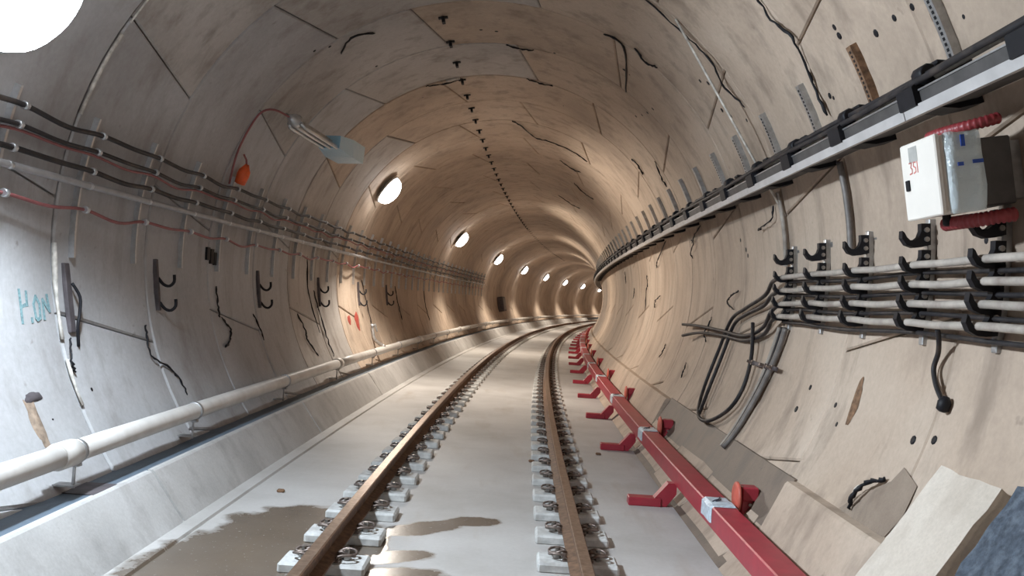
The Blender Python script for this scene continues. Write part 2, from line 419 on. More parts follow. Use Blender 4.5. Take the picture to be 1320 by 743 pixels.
# one fastener: concrete pad, base plate, spring clips each side, bolts
def clip_mesh(sg):
    mb = MB()
    path = [(.075, -.075, .022), (.11, -.078, .036), (.165, -.06, .034), (.178, -.025, .022), (.145, -.012, .02), (.10, -.02, .042), (.073, 0, .03),
            (.10, .02, .042), (.145, .012, .02), (.178, .025, .022), (.165, .06, .034), (.11, .078, .036), (.075, .075, .022)]
    mb.tube(spline([(sg*a, b, BT+c+.006) for a, b, c in path], 2), .0085, 6)
    return mb.mesh('spring_clip', M['clip'])
def bolt_mesh(sg):
    mb = MB(); T = Matrix.Translation((sg*.128, 0, BT))
    mb.lathe([(.026, 0), (.026, .03), (.014, .031), (.014, .062)], 6, T, smooth=False); return mb.mesh('anchor_bolt', M['bolt'])
mb = MB(); mb.box((0, 0, BT/2-.005), (.50, .25, BT-.006+.01), .014); pad_me = mb.mesh('base_block', M['block'])
mb = MB(); mb.box((0, 0, BT+.004), (.19, .15, .016), .004); plate_me = mb.mesh('base_plate', M['clip'])
clips = {sg: clip_mesh(sg) for sg in (-1, 1)}; bolts = {sg: bolt_mesh(sg) for sg in (-1, 1)}
FS = .62
for sg, lab, grp, s0 in ((-1, 'pale block with dark spring clips fastening the left running rail', 'fasteners under the left rail', 5.10),
                         (1, 'pale block with dark spring clips fastening the right running rail', 'fasteners under the right rail', 5.42)):
    for k in range(-7, 110):
        s = s0+FS*k; f_ = tag(empty('rail_fastener', frame(s, XT+sg*.75, 0)), lab, 'fastener', grp)
        place('base_block', pad_me, f_)
        if s < 45:
            place('base_plate', plate_me, f_)
            for e in (-1, 1): place('spring_clip', clips[e], f_)
        if s < 25:
            for e in (-1, 1): place('anchor_bolt', bolts[e], f_)

# ------------------------------------------------------------ red third rail cover
TX0, TX1, TZ0, TZ1 = 1.43, 1.60, .195, .335
tr = tag(empty('third_rail', frame(2, 1.5, 0)), 'long red painted beam on angled feet running beside the right rail', 'beam')
mb = MB(); mb.sweep([(TX0, TZ0), (TX1, TZ0), (TX1, TZ1-.008), (TX1-.008, TZ1), (TX0+.008, TZ1), (TX0, TZ1-.008)], srange(-6, 104, .8))
mb.build('beam', M['red'], tr, at=tr.matrix_world)
mb = MB(); mb.sweep([(TX1+.004, .12), (TX1+.02, .12), (TX1+.02, .19), (TX1+.004, .19)], srange(-6, 104, .8))
mb.build('rear_flange', M['panel_dark'], tr, at=tr.matrix_world)
mb = MB(); mb.box((-.24, 0, .035), (.27, .13, .07), .006); foot_me = mb.mesh('foot_plate', M['red'])
mb = MB(); mb.prism([(-.16, .004), (-.06, .004), (.02, .11), (.02, .20), (-.05, .20), (-.16, .07)], -.05, .05, lambda u, v, q: (u, q, v)); brace_me = mb.mesh('brace', M['red'])
for k in range(-3, 24):
    s = 7.32+2.70*k
    ft = bpy.data.objects.new('support_foot', foot_me); COL.objects.link(ft); ft.parent = tr
    ft.matrix_local = tr.matrix_world.inverted() @ frame(s, TX0, 0)
    place('brace', brace_me, ft)
# brackets with disc on the wall side, silvery wrap over the beam
mb = MB(); T = Matrix.Translation((.125, 0, .375)) @ Matrix.Rotation(math.pi/2, 4, 'Y')
mb.lathe([(.02, -.01), (.09, 0), (.105, .008), (.105, .022), (.06, .032)], 22, T); disc_me = mb.mesh('disc', M['red_worn'])
mb = MB(); mb.box((.222, .01, .405), (.115, .12, .095), .008); mb.box((.205, .01, .28), (.075, .09, .19), .006); block_me = mb.mesh('bracket_block', M['red'])
mb = MB(); mb.lathe([(.012, 0), (.012, .02)], 6, Matrix.Rotation(math.pi/2, 4, 'X'), smooth=False); nut_me = mb.mesh('bracket_bolt', M['bolt'])
def wrap_mesh():
    mb = MB(); g = .007; ys = [-.15, -.13, -.04, .05, .13, .15]; V = []; gs = [g*.4, g*1.3, g*1.9, g*1.2, g*1.6, g*.4]
    for y, e in zip(ys, gs):
        for x, z in ((TX0-e, TZ0+.035), (TX0-e, TZ1-.01), (TX0+.012, TZ1+e), (TX1-.012, TZ1+e), (TX1+e, TZ1-.01), (TX1+e, TZ0+.05)):
            V.append((x-1.5+rnd.uniform(-.002, .002), y, z+rnd.uniform(-.003, .003)))
    mb.add(V, [(i*6+k, i*6+k+1, (i+1)*6+k+1, (i+1)*6+k) for i in range(5) for k in range(5)])
    return mb.mesh('plastic_wrap', M['wrap'])
wrap_me = wrap_mesh()
def fold_mesh():
    mb = MB(); z = TZ1+.015
    mb.tube(spline([(TX0-1.5-.004, -.06, TZ1-.03), (TX0-1.5+.03, -.03, z), (TX0-1.5+.08, .03, z+.001), (TX0-1.5+.11, .11, z)], 3), .0045, 5)
    mb.tube(spline([(TX0-1.5+.05, -.03, z), (TX0-1.5+.10, .03, z)], 3), .0045, 5)
    return mb.mesh('wrap_fold', M['wrap_line'])
fold_me = fold_mesh()
for k in range(-2, 20):
    s = 6.03+3.43*k
    b = bpy.data.objects.new('wall_bracket', block_me); COL.objects.link(b); b.parent = tr
    b.matrix_local = tr.matrix_world.inverted() @ frame(s+.04, 1.5, 0)
    place('disc', disc_me, b)
    if s < 30:
        for dz in (.30, .335): place('bracket_bolt', nut_me, b, Matrix.Translation((.222, -.036, dz)))
    wr = bpy.data.objects.new('plastic_wrap', wrap_me); COL.objects.link(wr); wr.parent = tr
    wr.matrix_local = tr.matrix_world.inverted() @ frame(s, 1.5, 0)
    wr['label'] = 'silvery blue plastic wrap over the red beam'
    if s < 20: place('wrap_fold', fold_me, wr)

# ------------------------------------------------------------ pale water pipe on the left
px_, pz_ = sec(-147.4, .20); PR = .066
pt = tag(empty('water_pipe', frame(4.5, px_, pz_)), 'long pale grey pipe clamped low along the left lining', 'pipe')
pc = [-10, -4, .5, 5.0, 12.2, 20.2, 28.2, 36.2, 44.2, 60, 76, 100]
for a, b in zip(pc[:-1], pc[1:]):
    mb = MB(); mb.tube([F(q, px_, pz_) for q in srange(a, b, 1.0)], PR, 16); mb.build('pipe_length', M['pipe'], pt, at=pt.matrix_world)
for a in pc[1:-1]:
    mb = MB(); mb.lathe([(PR+.003, -.09), (PR+.014, -.085), (PR+.014, .085), (PR+.003, .09)], 18, frame(a, px_, pz_) @ Matrix.Rotation(math.pi/2, 4, 'X'))
    mb.build('coupling', M['pipe'], pt, at=pt.matrix_world)
def clamp(s):
    mb = MB(); Mf = frame(s, px_, pz_)
    mb.lathe([(PR+.002, -.018), (PR+.008, -.018), (PR+.008, .018), (PR+.002, .018)], 18, Mf @ Matrix.Rotation(math.pi/2, 4, 'X'))
    mb.box((.0, 0, -.14), (.014, .014, .16), 0, Mf); mb.box((-.04, 0, -.20), (.13, .09, .01), 0, Mf)
    mb.box((.01, 0, -PR-.012), (.05, .05, .02), .003, Mf)
    return mb.build('pipe_clamp', M['galv'], pt, at=pt.matrix_world)
for k in range(0, 22): clamp(5.12+1.85*k if k < 2 else 6.97+2.61*(k-1))
mb = MB(); mb.tube(spline([WP(16.45, -158, .04), WP(16.2, -153, .06), F(15.75, px_+.02, pz_+.06)], 4), .03, 8)
mb.lathe([(.05, 0), (.05, .05), (.03, .06), (.03, .11)], 10, wf(16.55, -159, 0)); mb.box((0, 0, .1), (.14, .03, .03), .004, wf(16.5, -157.6, 0))
mb.build('pipe_valve', M['galv'], pt, at=pt.matrix_world)['label'] = 'small metal valve riser joining the pipe'

# ------------------------------------------------------------ lamps on the left lining
def lamp(s, th, watts, tint, k):
    lab = ['round wall lamp behind the viewer on the left lining', 'nearest glaring lamp at the upper left corner',
           'first big bright round lamp beyond the hanging blue wrapped fitting', 'second bright lamp in the receding row on the left',
           'third bright lamp in the receding row on the left', 'fourth lamp in the receding row', 'fifth lamp in the receding row',
           'sixth lamp in the receding row', 'seventh small distant lamp of the row', 'eighth and farthest lamp seen by the right lining',
           'last lamp hidden round the bend'][k]
    cool = k == 1; q_ = 1.45 if cool else 1.0; dz = .12 if cool else 0.0; S_ = Matrix.Translation((0, 0, dz)) @ Matrix.Diagonal((q_, q_, 1, 1))
    L = tag(empty('wall_lamp', wf(s, th, 0)), lab, 'lamp', 'lamps along the left lining')
    mb = MB(); mb.box((0, 0, .012), (.16, .16, .024), .004); place('mount_plate', mb.mesh('mount_plate', M['galv']), L)
    if dz: mb = MB(); mb.tube([(0, 0, .02), (0, 0, dz+.04)], .03, 10); place('arm', mb.mesh('arm', M['galv']), L)
    mb = MB(); mb.lathe([(.03, .02), (.08, .04), (.20, .055), (.265, .07), (.28, .085), (.28, .105), (.265, .107)], 28, S_); place('housing', mb.mesh('housing', M['alu']), L)
    mb = MB(); mb.lathe([(.258, .105), (.255, .15), (.235, .20), (.19, .245), (.115, .275), (.01, .285)], 28, S_)
    place('lamp_glass', mb.mesh('lamp_glass', M['glow_cool'] if cool else M['glow']), L)
    ld = bpy.data.lights.new('lamp_light', 'SPOT'); ld.energy = watts; ld.color = tint; ld.shadow_soft_size = .12
    ld.spot_size = rad(150 if not cool else 160); ld.spot_blend = .35
    lo = bpy.data.objects.new('lamp_light', ld); COL.objects.link(lo); lo.parent = L
    lo.matrix_local = Matrix.Translation((0, 0, .31+dz)) @ Matrix.Rotation(rad(22 if cool else (14 if k == 2 else 7)), 4, 'Y') @ Matrix.Rotation(math.pi, 4, 'X')
    return L
for k, a in enumerate(LAMPS): lamp(*a, k)

# ------------------------------------------------------------ left cables and their rack strips
def cable(name, pts, r, mat, label, cat='cable', group=None, n=7, k=5):
    P = spline(pts, k); mb = MB(); mb.tube(P, r, n)
    o = mb.build(name, mat, at=Matrix.Translation(P[0])); return tag(o, label, cat, group)
strips = [5.05+.945*k for k in range(-4, 36)]
def along(th, off, sag, ph=0):
    out = []
    for i, s in enumerate(strips):
        out.append(WP(s, th, off))
        out.append(WP(s+.47, th+sag*(.6+.4*math.sin(i*2.1+ph)), off+.02))
    return out[:-1]
G = 'cables along the left rack'
cable('power_cable', along(164.9, .10, .7), .017, M['cable_black'], 'topmost black cable along the left lining rack', group=G)
cable('power_cable', along(167.5, .10, .6, 1), .015, M['cable_black'], 'second black cable from the top on the left rack', group=G)
cable('power_cable', along(168.2, .085, .9, 2), .010, M['cable_red'], 'thin dull red cable just under the second black cable on the left', group=G)
cable('power_cable', along(170.6, .10, .5, 3), .018, M['cable_black'], 'third black cable from the top on the left rack', group=G)
cable('grey_conduit', along(172.9, .10, 0, 0), .024, M['cable_grey'], 'straight light grey conduit along the left rack', 'conduit')
cable('power_cable', along(176.6, .09, 1.1, 4), .012, M['cable_red'], 'lowest sagging dull red cable on the left rack', group=G)
mb = MB()
a0, a1 = 162.6, 184.0
Vv = []
for th in srange(a0, a1, 2.2):
    for y, o_ in ((-.011, .0), (-.011, .045), (.011, .045), (.011, .0)):
        x, z = sec(th, o_); x0, z0 = sec(172, 0); Vv.append((x-x0, y, z-z0))
m = len(Vv)//4
mb.add(Vv, [(4*i+k, 4*i+(k+1) % 4, 4*i+4+(k+1) % 4, 4*i+4+k) for i in range(m-1) for k in range(4)]+[(3, 2, 1, 0), tuple(4*(m-1)+k for k in range(4))])
strip_me = mb.mesh('strip', M['alu'])
mb = MB(); mb.lathe([(.022, -.018), (.027, -.016), (.027, .016), (.022, .018)], 8, Matrix.Rotation(math.pi/2, 4, 'X')); mb.box((-.032, 0, 0), (.05, .024, .012), 0)
clip_me = mb.mesh('cable_clip', M['alu'])
for i, s in enumerate(strips):
    x, z = sec(172, 0)
    st_ = tag(empty('rack_strip', frame(s, x, z)), 'thin upright metal strip holding the cables on the left lining', 'bracket', 'cable rack strips on the left')
    place('strip', strip_me, st_)
    if s < 24:
        for th in (164.9, 167.5, 170.6, 172.9, 176.6):
            x1, z1 = sec(th, .10); place('cable_clip', clip_me, st_, Matrix.Translation((x1-x, 0, z1-z)))

# black double hooks under the rack
def double_hook(s, th, h, label):
    L = tag(empty('wall_hook', wf(s, th, 0)), label, 'hook', 'double hooks on the left lining')
    mb = MB(); mb.box((0, 0, .02), (h, .045, .04), .004); place('back_channel', mb.mesh('back_channel', M['plate_dark']), L)
    for dx in (-.06, .15):
        mb = MB(); mb.tube(spline([(dx, .02, .03), (dx+.06, .03, .07), (dx+.075, .055, .11), (dx+.04, .07, .145), (dx-.02, .07, .15)], 3), .014, 6)
        place('hook', mb.mesh('hook', M['black']), L)
for s, nm in ((7.38, 'black double hook on the left lining nearest the viewer'), (10.18, 'second black double hook along the left lining'),
              (13.05, 'third black double hook along the left lining above the red marks'), (15.9, 'fourth black double hook along the left lining'), (18.7, 'farthest black double hook on the left lining')):
    double_hook(s, -172.5, .44, nm)
hp = tag(empty('hanging_plate', wf(5.93, -170, 0)), 'long dark narrow plate beside the leaking joint on the left', 'plate')
mb = MB(); mb.box((0, 0, .02), (.48, .07, .03), .004); place('plate', mb.mesh('plate', M['plate_dark']), hp)
mb = MB(); mb.tube(spline([(-.1, .03, .04), (.0, .06, .07), (.12, .05, .06), (.2, .03, .05), (.34, .05, .03)], 4), .012, 6); place('wire', mb.mesh('wire', M['black']), hp)
wp = tag(empty('wall_patch', wf(8.7, 180.8, 0)), 'black sooty rectangular plates fixed side by side on the left lining', 'plate')
for dy in (-.11, 0, .1):
    mb = MB(); mb.box((dy*.2, dy, .012), (.15-.2*abs(dy), .085, .024), .003); place('plate', mb.mesh('plate', M['black']), wp)

# ------------------------------------------------------------ hanging fitting half wrapped in blue film
A = WP(8.82, 144.3, .24); B = F(10.2, -2.083, 1.592+1.64)
ax = (B-A).normalized(); up = Vector((0, 0, 1)); sd = ax.cross(up).normalized(); uu = sd.cross(ax)
FM = Matrix((( sd.x, ax.x, uu.x, A.x), (sd.y, ax.y, uu.y, A.y), (sd.z, ax.z, uu.z, A.z), (0, 0, 0, 1)))
LN = (B-A).length
ef = tag(empty('tube_lamp', FM), 'unlit silvery tube fitting half wrapped in pale blue plastic film', 'lamp')
mb = MB(); mb.box((0, LN*.40, 0), (.07, LN*.62, .05), .01); place('tray', mb.mesh('tray', M['galv']), ef)
for dx in (-.085, 0, .085):
    mb = MB(); mb.tube([(dx*.75, .06, -.03), (dx, .12, -.055), (dx, LN*.62, -.055)], .024, 8); place('tube', mb.mesh('tube', M['alu']), ef)
mb = MB(); mb.lathe([(.02, -.05), (.045, -.02), (.07, .05), (.075, .09), (.05, .1)], 12, Matrix.Rotation(-math.pi/2, 4, 'X')); place('end_cap', mb.mesh('end_cap', M['alu']), ef)
mb = MB(); y0, y1 = LN*.60, LN*1.02
Vv = [(sx*(.13 if y == y0 else .17)+rnd.uniform(-.01, .01), y+rnd.uniform(-.02, .02), sz*(.07 if y == y0 else .10)) for y in (y0, (y0+y1)/2, y1) for sx, sz in ((-1, -1), (1, -1), (1, 1), (-1, 1))]
mb.add(Vv, [(4*i+k, 4*i+(k+1) % 4, 4*i+4+(k+1) % 4, 4*i+4+k) for i in range(2) for k in range(4)]+[(3, 2, 1, 0), (8, 9, 10, 11)])
place('blue_film', mb.mesh('blue_film', M['film']), ef)
mb = MB(); mb.tube([(-.02, .5, .04), tuple(FM.inverted() @ WP(9.25, 144.3, 0))], .008, 6); place('hanger', mb.mesh('hanger', M['galv']), ef)
cable('lamp_cord', [A, WP(8.62, 145.2, .12), WP(8.55, 147.5, .05), WP(8.58, 152, .03), WP(8.62, 158, .03), WP(8.66, 164.5, .06)], .011, M['cable_red'], 'thin red cord running down from the blue wrapped fitting', 'cord')
oc = tag(empty('plug_cap', wf(8.85, 161.6, .0)), 'bright orange plug hanging by the red cord', 'plug')
mb = MB(); mb.lathe([(.03, -.10), (.055, -.09), (.065, 0), (.06, .05), (.035, .09), (.02, .12)], 12, Matrix.Translation((0, 0, .09)) @ Matrix.Rotation(-math.pi/2, 4, 'Y')); place('body', mb.mesh('body', M['orange']), oc)
mb = MB(); mb.tube([(-.10, 0, .09), (-.16, -.02, .07), (-.2, -.06, .04)], .011, 6); place('cord_end', mb.mesh('cord_end', M['cable_red']), oc)

# ------------------------------------------------------------ cable tray on the right lining
TH0 = 17.2
def tp(u, w_):                                                       # u up round the ring from TH0, w inward from the lining
    t = rad(TH0); x, z = sec(TH0, 0); return x-math.sin(t)*u-math.cos(t)*w_, z+math.cos(t)*u-math.sin(t)*w_
def tsweep(name, prof, mat, par, a=1.0, b=100, label=None):
    mb = MB(); mb.sweep([tp(*q) for q in prof], srange(a, b, .7)); o = mb.build(name, mat, par, at=par.matrix_world)
    if label: o['label'] = label
    return o
x, z = tp(0, .28)
ct = tag(empty('cable_tray', frame(3, x, z)), 'long cable tray with pale lower rail running along the right lining', 'cable tray')
cutsT = [-6, -1.5, 1.3, 4.2, 7.1, 10, 12.9, 15.8, 18.7, 21.6, 24.5, 27.4, 30.3, 45, 70, 100]
for a, b in zip(cutsT[:-1], cutsT[1:]):
    tsweep('lower_rail', [(0, .305), (.05, .305), (.05, .26), (0, .26)], M['rail_grey'], ct, a+.004, b-.004, 'pale grey lower rail')
tsweep('side_panel', [(.05, .285), (.115, .285), (.115, .275), (.05, .275)], M['panel_dark'], ct, -6, 100)
tsweep('tray_floor', [(.012, .26), (.012, .03), (.024, .03), (.024, .26)], M['panel_dark'], ct, -6, 100)
tsweep('top_lip', [(.108, .29), (.116, .29), (.116, .265), (.108, .265)], M['galv'], ct, -6, 100)
mb = MB()                                                            # upright slotted channel above the tray
Vv = []
for th in srange(20.6, 30.0, 1.4):
    for y, o_ in ((-.03, 0), (-.03, .045), (.03, .045), (.03, 0)):
        x, z = sec(th, o_); x0, z0 = sec(TH0, 0); Vv.append((x-x0, y, z-z0))
m = len(Vv)//4
mb.add(Vv, [(4*i+k, 4*i+4+k, 4*i+4+(k+1) % 4, 4*i+(k+1) % 4) for i in range(m-1) for k in range(4)]+[(0, 1, 2, 3), tuple(4*(m-1)+k for k in (3, 2, 1, 0))])
strut_me = mb.mesh('upright_channel', M['galv']); strut_rust = mb.mesh('upright_channel', M['rust'])
mb = MB()
for th in srange(21.4, 29.2, .62):
    x, z = sec(th, .0465); x0, z0 = sec(TH0, 0); t_ = rad(th)
    mb.box((0, 0, 0), (.016, .018, .002), 0, Matrix.Translation((x-x0, 0, z-z0)) @ Matrix(((-math.sin(t_), 0, -math.cos(t_)), (0, 1, 0), (math.cos(t_), 0, -math.sin(t_)))).to_4x4())
slot_me = mb.mesh('slots', M['black'])
def loc_u(u, w_):
    x, z = tp(u, w_); x0, z0 = sec(TH0, 0); return x-x0, z-z0
mb = MB()
mb.prism([loc_u(*q) for q in ((-.015, .0), (-.015, .12), (.045, .315), (.135, .315), (.15, .29), (.16, .20), (.20, .06), (.20, 0))], -.085, .085, lambda u, v, q: (u, q, v))
arm_me = mb.mesh('arm', M['black'])
mb = MB(); x, z = loc_u(.172, .25)
mb.lathe([(.038, -.05), (.045, -.04), (.045, .04), (.038, .05)], 10, Matrix.Translation((x, -.10, z)) @ Matrix.Rotation(math.pi/2, 4, 'X'))
x, z = loc_u(.21, .10); mb.box((x, 0, z), (.12, .11, .022), .005); cleat_me = mb.mesh('cleat', M['black'])
for k in range(-3, 36):
    s = 4.13+.94*k; x, z = sec(TH0, 0)
    b = bpy.data.objects.new('tray_bracket', arm_me); COL.objects.link(b); b.parent = ct
    b.matrix_local = ct.matrix_world.inverted() @ frame(s, x, z)
    place('upright_channel', strut_rust if k == 1 else strut_me, b)
    if s < 9.3: place('slots', slot_me, b)
    place('cleat', cleat_me, b)
def tray_cable(u, w_, r, label, mat='cable_black', wob=.008):
    pts = []
    for i, s in enumerate(srange(-4, 98, .94)):
        x, z = tp(u+wob*math.sin(i*1.7+u*90), w_+wob*math.cos(i*2.3)); pts.append(F(s, x, z))
    return cable('tray_cable', pts, r, M[mat], label, group='cables on the right tray', k=2, n=6)
tray_cable(.150, .285, .017, 'outer black cable lying along the top of the right tray')
tray_cable(.172, .255, .018, 'upper black cable lying along the top of the right tray')
tray_cable(.148, .22, .015, 'dusty brown cable behind the black ones on the right tray', 'cable_dusty')

# ------------------------------------------------------------ cable hooks on the right lining
HK = [(3.96, 'nearest hook column by the right edge'), (4.68, 'second hook column carrying four cables below the grey cabinet'),
      (5.50, 'third hook column on the right lining'), (6.27, 'fourth hook column on the right lining'), (7.02, 'fifth and farthest hook column where the cables bend down')]
HTH = [4.0, .9, -1.4, -3.75, -6.0]                                   # where hooks sit; the lower four hold cables
def hook_mesh():
    mb = MB(); n_ = 8; Vo = []
    outer = [(.085, .035), (-.03, .035), (-.042, .085), (-.045, .125), (-.030, .165), (.006, .188), (.046, .186)]
    inner = [(.036, .174), (.012, .162), (-.004, .145), (-.004, .118), (.012, .098), (.045, .085), (.085, .085)]
    mb.prism(outer+inner, -.022, .022, lambda u, v, q: (u, q, v)); return mb.mesh('hook', M['black'])
hook_me = hook_mesh()
mb = MB(); mb.lathe([(.014, 0), (.014, .012)], 8, Matrix.Rotation(math.pi/2, 4, 'X'), smooth=False); hb_me = mb.mesh('hook_bolt', M['bolt'])
mb = MB(); mb.box((-.045, .012, .026), (.68, .045, .05), .004); chan_me = mb.mesh('channel', M['galv'])
mb = MB(); mb.box((0, .02, .006), (.09, .15, .012), .003); pl_me = mb.mesh('end_plate', M['galv_dark'])
for s, lab in HK:
    L = tag(empty('hook_column', wf(s, 0, 0)), lab, 'cable hook', 'hook columns on the right lining')
    place('channel', chan_me, L); [place('end_plate', pl_me, L, Matrix.Translation((dx, 0, 0))) for dx in (.285, -.375)]
    for th in HTH:
        h = place('hook', hook_me, L, wf(0, 0, 0).inverted() @ wf(0, th, 0))
        for dx in (.05, .0): place('hook_bolt', hb_me, h, Matrix.Translation((dx, -.021, .058)))
def hook_cable(th, r, label, tail, mat='cable_dusty'):
    pts = []
    for s in (-3, -1.5, .3, 1.8, 2.6, 3.2, 3.58, 3.96, 4.32, 4.68, 5.1, 5.50, 5.9, 6.27, 6.65, 6.98):
        sag = -.25 if s not in (3.96, 4.68, 5.50, 6.27) else 0
        pts.append(WP(s, th+sag*rnd.uniform(.3, 1), .128))
    o = tag(empty('hung_cable', Matrix.Translation(pts[0])), label, 'cable', 'cables hung on the right hooks')
    mb = MB(); mb.tube(spline(pts, 5), r, 9); mb.build('sheath', M[mat], o, at=o.matrix_world)
    mb = MB(); mb.tube(spline([pts[-2].lerp(pts[-1], .9), pts[-1]]+tail, 6), r*.88, 8); mb.build('cable_tail', M['cable_black'], o, at=o.matrix_world)['label'] = 'black cable tail'
    return o
tails = [[WP(7.35, .2, .10), WP(7.7, -2.2, .06), WP(8.36, -4.8, .05), WP(8.85, -7.4, .05), WP(9.05, -14, .05), WP(9.02, -23.5, .05), WP(8.7, -28.6, .06), WP(8.35, -30.0, .07), WP(8.0, -28.9, .07), WP(7.70, -25, .06), WP(7.62, -20, .06), WP(7.70, -14, .07), WP(7.85, -7.8, .09)],
         [WP(7.35, -2.4, .10), WP(7.7, -4.2, .06), WP(8.3, -6.1, .05), WP(8.7, -8.4, .05), WP(8.82, -14, .05), WP(8.8, -23.5, .05), WP(8.62, -29.4, .05)],
         [WP(7.3, -5.4, .10), WP(7.57, -8.4, .07), WP(8.14, -10.5, .06), WP(9.1, -10.2, .06), WP(10.3, -9.9, .08), WP(11.1, -10.2, .12)],
         [WP(7.25, -7.2, .10), WP(7.53, -9.6, .06), WP(8.14, -11.4, .05), WP(9.1, -11.2, .05), WP(10.2, -11.6, .07), WP(10.9, -13.3, .12)]]
for th, tl, lab in zip(HTH[1:], tails, ('top hung cable on the right hooks that loops down to a dangling end', 'second hung cable on the right hooks bending down along the lining',
                                       'third hung cable on the right hooks ending in an upper bare tip', 'lowest hung cable on the right hooks ending in a lower bare tip')):
    hook_cable(th, .0205, lab, tl)
for th, lab in ((-.1, 'dark thin cable tucked behind the top hung cable'), (-2.5, 'dark thin cable tucked behind the second hung cable'), (-4.9, 'dark thin cable tucked behind the third hung cable'), (-7.2, 'dark thin cable tucked behind the lowest hung cable')):
    pts = [WP(s, th+.2*math.sin(s*3), .062) for s in srange(.5, 7.05, .5)]
    cable('hung_cable', pts, .013, M['cable_black'], lab, group='cables hung on the right hooks')
# conduits that follow ring joints down from the tray and below the hooks
cable('down_conduit', [WP(7.22, th, .03) for th in (16.5, 13, 9, 5, 3)], .02, M['cable_dusty'], 'dusty conduit dropping from the tray to the far hook column', 'conduit')
cable('down_conduit', [WP(5.80, th, .03) for th in (17, 13, 9, 6, 4.2)], .022, M['galv_dark'], 'dark upright conduit between the tray and the hook columns', 'conduit')
for i, ds in enumerate((0, .09, .17)):
    cable('low_conduit', [WP(7.02+ds, -8, .04), WP(7.1+ds, -13, .035), WP(7.2+ds*.7, -20, .035), WP(7.28+ds*.6, -28, .03), WP(7.33+ds*.5, -32, .03)], .017 if i else .024, [M['galv_dark'], M['cable_black'], M['cable_dusty']][i],
          ['thick dull conduit running down below the far hook column', 'middle dark conduit running down below the far hook column', 'thin dusty conduit running down below the far hook column'][i], 'conduit')
rk = tag(empty('cross_clamp', wf(7.4, -15.4, 0)), 'dark steel cross clamp over the conduits below the hooks', 'clamp')
mb = MB(); mb.box((0, -.12, .06), (.035, .75, .025), .004); place('bar', mb.mesh('bar', M['plate_dark']), rk)
for dy in (-.4, -.2, .2):
    mb = MB(); mb.lathe([(.022, 0), (.022, .03), (.012, .03), (.012, .07)], 6, Matrix.Translation((0, dy, .05)), smooth=False); place('nut', mb.mesh('nut', M['clip']), rk)
cable('broken_cable', [WP(4.33, -6.6, .12), WP(4.36, -7.6, .09), WP(4.42, -9.0, .05), WP(4.45, -10.8, .04), WP(4.38, -12.6, .04), WP(4.28, -14.3, .03)], .013, M['cable_black'], 'short black cable end drooping under the lowest hung cable')
cable('wire_pair', [WP(4.40, -8.2, .06), WP(4.47, -10.2, .03), WP(4.46, -11.8, .02), WP(4.36, -13.4, .02)], .007, M['cable_dusty'], 'thin dusty wire beside the drooping black cable end', 'wire')
mb = MB(); mb.lathe([(.012, -.03), (.03, -.02), (.033, .02), (.015, .05)], 9, wf(4.27, -14.6, .03) @ Matrix.Rotation(math.pi/2, 4, 'Y'))
tag(mb.build('end_cap', M['black'], at=wf(4.27, -14.6, .03)), 'black rubber end of the drooping cable', 'cable end')

# ------------------------------------------------------------ cabinet in a plastic bag
CB = wf(3.90, 9.7, 0); 
cb = tag(empty('junction_cabinet', CB), 'cream electrical cabinet wrapped in clear plastic on the right lining', 'cabinet')
def cpart(name, fn, mat, par=None, label=None):
    mb = MB(); fn(mb); o = place(name, mb.mesh(name, mat), par or cb)
    if label: o['label'] = label
    return o
BX0, BX1, BY0, BY1, BZ0, BZ1 = -.175, .165, -.15, .17, .235, .40
cpart('body', lambda m: m.box(((BX0+BX1)/2, (BY0+BY1)/2, (BZ0+BZ1)/2), (BX1-BX0, BY1-BY0, BZ1-BZ0), .008), M['white'])
door = cpart('door', lambda m: m.box(((BX0+BX1)/2, (BY0+BY1)/2, BZ1+.014), (BX1-BX0+.012, BY1-BY0+.012, .024), .006), M['white'])
cpart('latch', lambda m: m.box((-.02, BY1-.05, BZ1+.030), (.05, .03, .012), .003), M['black'], door, 'black latch')
cpart('sticker', lambda m: m.box((.115, BY1-.12, BZ1+.0268), (.07, .08, .0016)), M['sticker'], door, 'grey sticker')
def strokes(mb, polys, S, wd, thick, fn):
    for P in polys:
        for (u0, v0), (u1, v1) in zip(P[:-1], P[1:]):
            d_ = Vector((u1-u0, v1-v0)); l_ = d_.length; d_.normalize(); nrm = Vector((-d_.y, d_.x))*wd/2; e = d_*wd*.3
            q = [Vector((u0, v0))-e+nrm, Vector((u0, v0))-e-nrm, Vector((u1, v1))+e-nrm, Vector((u1, v1))+e+nrm]
            mb.prism([(a.x*S, a.y*S) for a in q], 0, thick, fn)
TXT = [[(0, 1), (.5, 1), (.25, .6), (.5, .4), (.45, .05), (0, 0)], [(1.25, .95), (.85, 1), (.8, .65), (1.2, .45), (1.2, .1), (.8, 0)], [(1.55, 0), (1.55, 1)]]
cpart('marking', lambda m: strokes(m, TXT, .05, .12, .0016, lambda u, v, q: (.03+v, BY1-.075-u, BZ1+.026+q)), M['redmark'], door, 'red handwritten marking')
